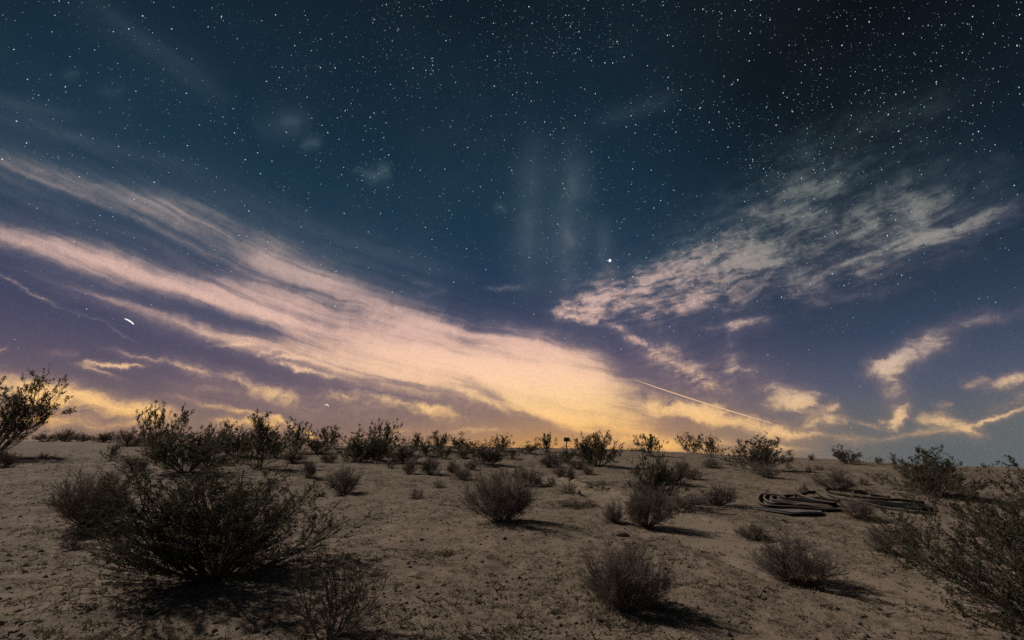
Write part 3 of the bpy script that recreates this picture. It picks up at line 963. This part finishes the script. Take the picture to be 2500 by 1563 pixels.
STRIPS = [
    ('outermost black rubber strip of the nested loops at the left', [(420, 212), (250, 192), (170, 240), (200, 318), (400, 350), (700, 366), (1150, 388)], 0.093, 0.056),
    ('second black rubber strip of the nested loops, inside the outermost', [(440, 222), (270, 212), (245, 262), (340, 312), (600, 337), (1080, 372)], 0.093, 0.056),
    ('third black rubber strip of the nested loops, near their middle', [(460, 232), (345, 226), (330, 262), (450, 300), (700, 321), (1040, 356)], 0.093, 0.056),
    ('innermost black rubber strip of the nested loops', [(480, 243), (405, 238), (430, 266), (560, 292), (800, 318), (1000, 340)], 0.087, 0.053),
    ('black rubber strip slanting across behind the nested loops', [(610, 192), (690, 228), (850, 282), (1090, 328)], 0.112, 0.062),
    ('short black rubber strip just left of the hairpin bend', [(860, 178), (930, 226), (1000, 258), (1120, 282)], 0.105, 0.062),
    ('long black rubber strip with a hairpin bend at its left end', [(1490, 186), (1280, 152), (1080, 128), (950, 138), (985, 188), (1110, 246), (1400, 302), (1700, 362), (2000, 408), (2250, 432)], 0.081, 0.050),
    ('straight black rubber strip along the back of the dark sheet', [(1010, 170), (1150, 198), (1400, 232), (1700, 258), (2110, 294)], 0.087, 0.053),
    ('short black rubber strip lying behind the straight one', [(1480, 206), (1600, 214), (1710, 224)], 0.081, 0.050),
    ('thin black rubber strip closing the back of the loops', [(200, 188), (440, 214), (640, 184), (840, 160)], 0.074, 0.043),
]
for lab, pts, hg, th in STRIPS:
    v, f, org = ribbon(pts, hg, th, lean=0.25)
    o = link('rubber_strip', make_mesh('rubber_strip', v, f), MAT_RUBBER)
    o.location = org
    tag(o, lab, 'rubber strip', 'discarded rubber strips')


def sheet(poly, mat, name, label, lift, thick, curl=0.0):
    g = np.array([hit(*zpx(*p), height)[:2] for p in poly])
    # two long edges: first half of poly goes along the back, second half returns along the front
    k = len(poly) // 2
    back = smooth_line(np.c_[g[:k], np.zeros(k)], 24)[:, :2]
    front = smooth_line(np.c_[g[k:][::-1], np.zeros(k)], 24)[:, :2]
    m = 8
    rows = np.stack([back + (front - back) * (j / (m - 1)) for j in range(m)], 0)
    z = height(rows[..., 0], rows[..., 1]).mean(0)[None] * 0.6 + height(rows[..., 0], rows[..., 1]) * 0.4 + lift
    z = z + curl * (np.linspace(-1, 1, m)[:, None] ** 2) + 0.03 * vnoise(rows[..., 0] * 1.3, rows[..., 1] * 1.3, 31)
    top = np.concatenate([rows, z[..., None]], -1)
    bot = top - np.array([0, 0, thick])
    ids = np.arange(m * 24).reshape(m, 24)
    q = np.stack([ids[:-1, :-1], ids[:-1, 1:], ids[1:, 1:], ids[1:, :-1]], -1).reshape(-1, 4)
    off = m * 24
    loop = np.concatenate([ids[0, :], ids[1:, -1], ids[-1, -2::-1], ids[-2:0:-1, 0]])
    nxt = np.roll(loop, -1)
    rim = np.stack([loop, nxt, nxt + off, loop + off], -1)
    v = np.concatenate([top.reshape(-1, 3), bot.reshape(-1, 3)])
    org = v.mean(0)
    o = link(name, make_mesh(name, v - org, [q, q[:, ::-1] + off, rim]), mat)
    o.location = org
    tag(o, label, 'rubber sheet')


sheet([(1330, 262), (1600, 270), (1850, 285), (2080, 303), (2235, 375), (1950, 398), (1700, 352), (1430, 312)], MAT_SHEET, 'rubber_sheet',
      'wide black rubber sheet lying between two strips at the right', 0.05, 0.02)
sheet([(0, 318), (200, 345), (500, 365), (900, 400), (910, 432), (620, 444), (330, 404), (60, 352)], MAT_MAT, 'rubber_sheet',
      'pale grey curled rubber sheet in front of the nested loops', 0.035, 0.04, 0.015)
sheet([(300, 215), (450, 222), (640, 192), (850, 178), (1080, 332), (850, 318), (620, 292), (450, 262)], MAT_SHEET, 'rubber_sheet',
      'black sheet added to darken the gaps inside the nested loops at the left', 0.04, 0.03)  # extra sheet, put in to darken the ground between the strips

# ------------------------------------------------------------------ stones
def stone(px, py, w, h, d, label, seed, mat=MAT_STONE):
    p = hit(px, py, height)
    k = depth_of(p) / FPX
    r = np.random.default_rng(seed)
    import bmesh
    bm = bmesh.new()
    bmesh.ops.create_icosphere(bm, subdivisions=2, radius=0.5)
    me = bpy.data.meshes.new('stone')
    bm.to_mesh(me)
    bm.free()
    co = np.array([v.co for v in me.vertices])
    f = 1 + 0.55 * vnoise(co[:, 0] * 3.1 + seed, co[:, 1] * 3.1 + co[:, 2] * 2.3, seed)
    co = co * f[:, None] * np.array([w * k, d * k, h * k])
    me.vertices.foreach_set('co', co.astype(np.float32).ravel())
    o = link('stone', me, mat)
    o.location = p + np.array([0, 0, h * k * 0.2])
    o.rotation_euler = (0, 0, r.uniform(0, 0.6))
    tag(o, label, 'stone', 'stones on the sand')


MAT_PALE = plain('pale_stone', (0.42, 0.36, 0.31))
stone(1519, 1308, 34, 12, 26, 'flat dark stone on the sand below the bush at the wash bend', 1)
stone(1703, 1486, 10, 9, 9, 'small round stone right of the nearest round brown bush', 2)
stone(1413, 1205, 12, 10, 10, 'pale stone at the right end of the low shrub at the upper wash', 3, MAT_PALE)
stone(1902, 1294, 11, 8, 9, 'small stone just above the broad bristly bush in the right foreground', 4)
stone(1407, 1291, 8, 6, 7, 'small dark stone on the sand right of the round-topped bush shadow', 5)
stone(1870, 1206, 18, 9, 12, 'dark stone at the left end of the rubber loops', 6)

# ------------------------------------------------------------------ ground cover: litter tufts and gravel
def scatter(n, seed, maxd, avoid_wash=True, patch=True):
    r = np.random.default_rng(seed)
    out = []
    while sum(len(o) for o in out) < n:
        m = n * 2
        y = 3.5 + (maxd - 3.5) * r.uniform(size=m) ** 1.5
        x = r.uniform(-1.25, 1.25, m) * (y + 1.5)
        keep = np.ones(m, bool)
        if avoid_wash:
            keep &= r.uniform(size=m) > wash_mask(x, y) * 0.96
        if patch:
            dens = np.clip(0.5 + 1.6 * vnoise(x / 1.1, y / 0.6, 41) + 1.0 * vnoise(x / 0.35, y / 0.25, 42), 0.03, 1)
            keep &= r.uniform(size=m) < dens
        out.append(np.stack([x, y], -1)[keep])
    xy = np.concatenate(out)[:n]
    return np.c_[xy, height(xy[:, 0], xy[:, 1])], r


p, r = scatter(60000, 51, 26)
extra = []
for c, w in SPOTS:
    m = int(min(900, 160 * w + 40))
    a, q = r.uniform(0, 6.283, m), np.abs(r.normal(size=m)) * 0.32 * w
    extra.append(np.stack([c[0] + np.cos(a) * q, c[1] + np.sin(a) * q], -1))
extra = np.concatenate(extra)
p = np.concatenate([p, np.c_[extra, height(extra[:, 0], extra[:, 1])]])
nb = 6
pp = np.repeat(p, nb, 0) + r.normal(size=(len(p) * nb, 3)) * np.array([0.022, 0.022, 0])
sz = np.repeat(r.gamma(2.0, 0.008, len(p)) + 0.008, nb)
d = unit(r.normal(size=(len(pp), 3)) * np.array([1, 1, 0.35]) + np.array([0, 0, 0.35]))
sd_ = unit(np.cross(d, r.normal(size=d.shape)))
tip = pp + d * (sz * r.uniform(0.8, 2.0, len(sz)))[:, None]
v = np.stack([pp - sd_ * (sz * 0.16)[:, None], pp + sd_ * (sz * 0.16)[:, None], tip], 1).reshape(-1, 3)
v[:, 2] -= 0.003
tris = np.arange(len(v)).reshape(-1, 3)
o = link('dry_ground_cover', make_mesh('dry_ground_cover', v, [tris]), MAT_LITTER)
tag(o, 'scattered dry low growth and twig litter on the sand', 'ground cover', kind='stuff')

p, r = scatter(17000, 52, 20, avoid_wash=False, patch=False)
keepg = r.uniform(size=len(p)) > 0.6 * wash_mask(p[:, 0], p[:, 1])
p = p[keepg]
s = np.minimum(r.gamma(1.3, 0.007, len(p)) + 0.005, 0.05)
octa = np.array([[1, 0, 0], [0, 1, 0], [-1, 0, 0], [0, -1, 0], [0, 0, .7], [0, 0, -.7]], float)
of = np.array([[0, 1, 4], [1, 2, 4], [2, 3, 4], [3, 0, 4], [1, 0, 5], [2, 1, 5], [3, 2, 5], [0, 3, 5]])
v = octa[None] * s[:, None, None] * r.uniform(0.6, 1.3, (len(p), 6, 1)) + p[:, None]
fi = (of[None] + (np.arange(len(p)) * 6)[:, None, None]).reshape(-1, 3)
o = link('gravel', make_mesh('gravel', v.reshape(-1, 3), [fi]), MAT_STONE)
tag(o, 'small stones and gravel strewn over the sand', 'gravel', kind='stuff')

# ------------------------------------------------------------------ stars, planet, vapour trail
def emit(name, col, strength, attr=None):
    m, t, out = new_mat(name)
    e = t.nodes.new('ShaderNodeEmission')
    e.inputs[0].default_value = (*col, 1)
    e.inputs[1].default_value = strength
    if attr:
        a = N(t, 'ShaderNodeAttribute')
        a.attribute_name = attr
        t.links.new(a.outputs['Color'], e.inputs[0])
    t.links.new(e.outputs[0], out.inputs[0])
    m.cycles.emission_sampling = 'NONE'
    return m


RS = 9000.0
r = np.random.default_rng(77)
ns = 190000
ct = r.uniform(math.sin(math.radians(4)), 1.0, ns)
az = r.uniform(-math.pi, math.pi, ns)
el = np.arcsin(ct)
eld, azd = np.degrees(el), np.degrees(az)
dens = np.clip((eld - 8) / 40, 0.012, 1) ** 1.0
dens *= 0.6 + 0.4 * np.clip((azd + 10) / 50, 0, 1)
dens *= np.clip(0.7 + 0.9 * vnoise(azd / 7.0, eld / 5.0, 91) + 0.7 * vnoise(azd / 2.6, eld / 2.0, 92), 0.12, 1.3)
keep = r.uniform(size=ns) < dens
el, az = el[keep], az[keep]
ns = len(el)
mag = r.pareto(1.35, ns) + 1.0                       # brightness, heavy tail
mag = np.minimum(mag, 30.0)
rad = RS * np.radians(0.126) * (0.066 + 0.060 * np.log2(mag))
dirs = np.stack([np.cos(el) * np.sin(az), np.cos(el) * np.cos(az), np.sin(el)], -1)
pos = dirs * RS
u = unit(np.cross(dirs, np.array([0, 0, 1.0])))
w = np.cross(u, dirs)
la = unit(u * 0.55 + w * 0.83)                      # short drift direction of the long exposure
lb = np.cross(dirs, la)
tpl = [(1.35, 0, 0), (0, .8, 0), (-1.35, 0, 0), (0, -.8, 0), (0, 0, .7), (0, 0, -.7)]
v = np.stack([pos + (la * a + lb * b + dirs * c) * rad[:, None] for a, b, c in tpl], 1).reshape(-1, 3)
fi = (of[None] + (np.arange(ns) * 6)[:, None, None]).reshape(-1, 3)
sme = make_mesh('stars', v, [fi])
hue = r.uniform(size=ns)
colr = np.where(hue[:, None] < 0.35, np.array([[0.55, 0.95, 1.0]]), np.where(hue[:, None] < 0.6, np.array([[0.65, 0.8, 1.0]]),
                np.where(hue[:, None] < 0.9, np.array([[1.0, 1.0, 1.0]]), np.array([[1.0, 0.9, 0.78]]))))
colr = colr * np.clip(0.32 + 0.19 * np.log2(mag), 0, 1.3)[:, None]
ca = sme.color_attributes.new('tint', 'FLOAT_COLOR', 'POINT')
ca.data.foreach_set('color', np.repeat(np.c_[colr, np.ones(ns)], 6, 0).astype(np.float32).ravel())
o = link('stars', sme, emit('starlight', (1, 1, 1), 1.0, 'tint'))
tag(o, 'countless small stars over the night sky', 'stars', kind='stuff')


def sky_ball(px, py, r_px, name, label, cat, mat, dist=8600.0):
    import bmesh
    bm = bmesh.new()
    bmesh.ops.create_icosphere(bm, subdivisions=2, radius=r_px / FPX * dist)
    me = bpy.data.meshes.new(name)
    bm.to_mesh(me)
    bm.free()
    o = link(name, me, mat)
    o.location = px_dir(px, py) * dist
    tag(o, label, cat)


sky_ball(1489, 636, 3.2, 'planet', 'brightest white point of light above the pink clouds', 'planet', emit('planet_light', (1, .97, 1), 1.3))


def sky_line(pts, width_px, name, label, cat, mat, dist):
    p = smooth_line([px_dir(*q) * dist for q in pts], 24)
    prof = np.sin(np.linspace(0.12, math.pi - 0.35, 24)) ** 0.5
    rr = width_px / FPX * dist / 2 * prof
    v, f = tubes(p[:-1], p[1:], rr[:-1], rr[1:], 6)
    org = p.mean(0)
    o = link(name, make_mesh(name, v - org, [f]), mat)
    o.location = org
    tag(o, label, cat)


sky_line([(1552, 928), (1640, 958), (1740, 990), (1885, 1034)], 2.3, 'vapour_trail', 'thin straight vapour trail with added glow slanting down in the right sky', 'vapour trail',
         emit('trail_emission', lin((235, 190, 145)), 1.0), 8300.0)  # the trail's lit tone is put in as emission
sky_line([(304, 778), (311, 780.5), (320, 786), (327, 792)], 2.3, 'exposure_trail', 'short curved white streak of light low in the left sky', 'exposure_trail',
         emit('exposure_trail_white', (1, 1, 1), 1.1), 8300.0)  # long-exposure trail of a moving light, built as a glowing tube
sky_line([(793, 987), (798, 988), (803, 992)], 2.4, 'exposure_trail', 'tiny curved streak of light above the central left ridge', 'exposure_trail',
         emit('exposure_trail_dim', (0.8, 0.75, 0.7), 1.0), 8300.0)  # also the exposure trail of a moving light, as a fainter glowing tube
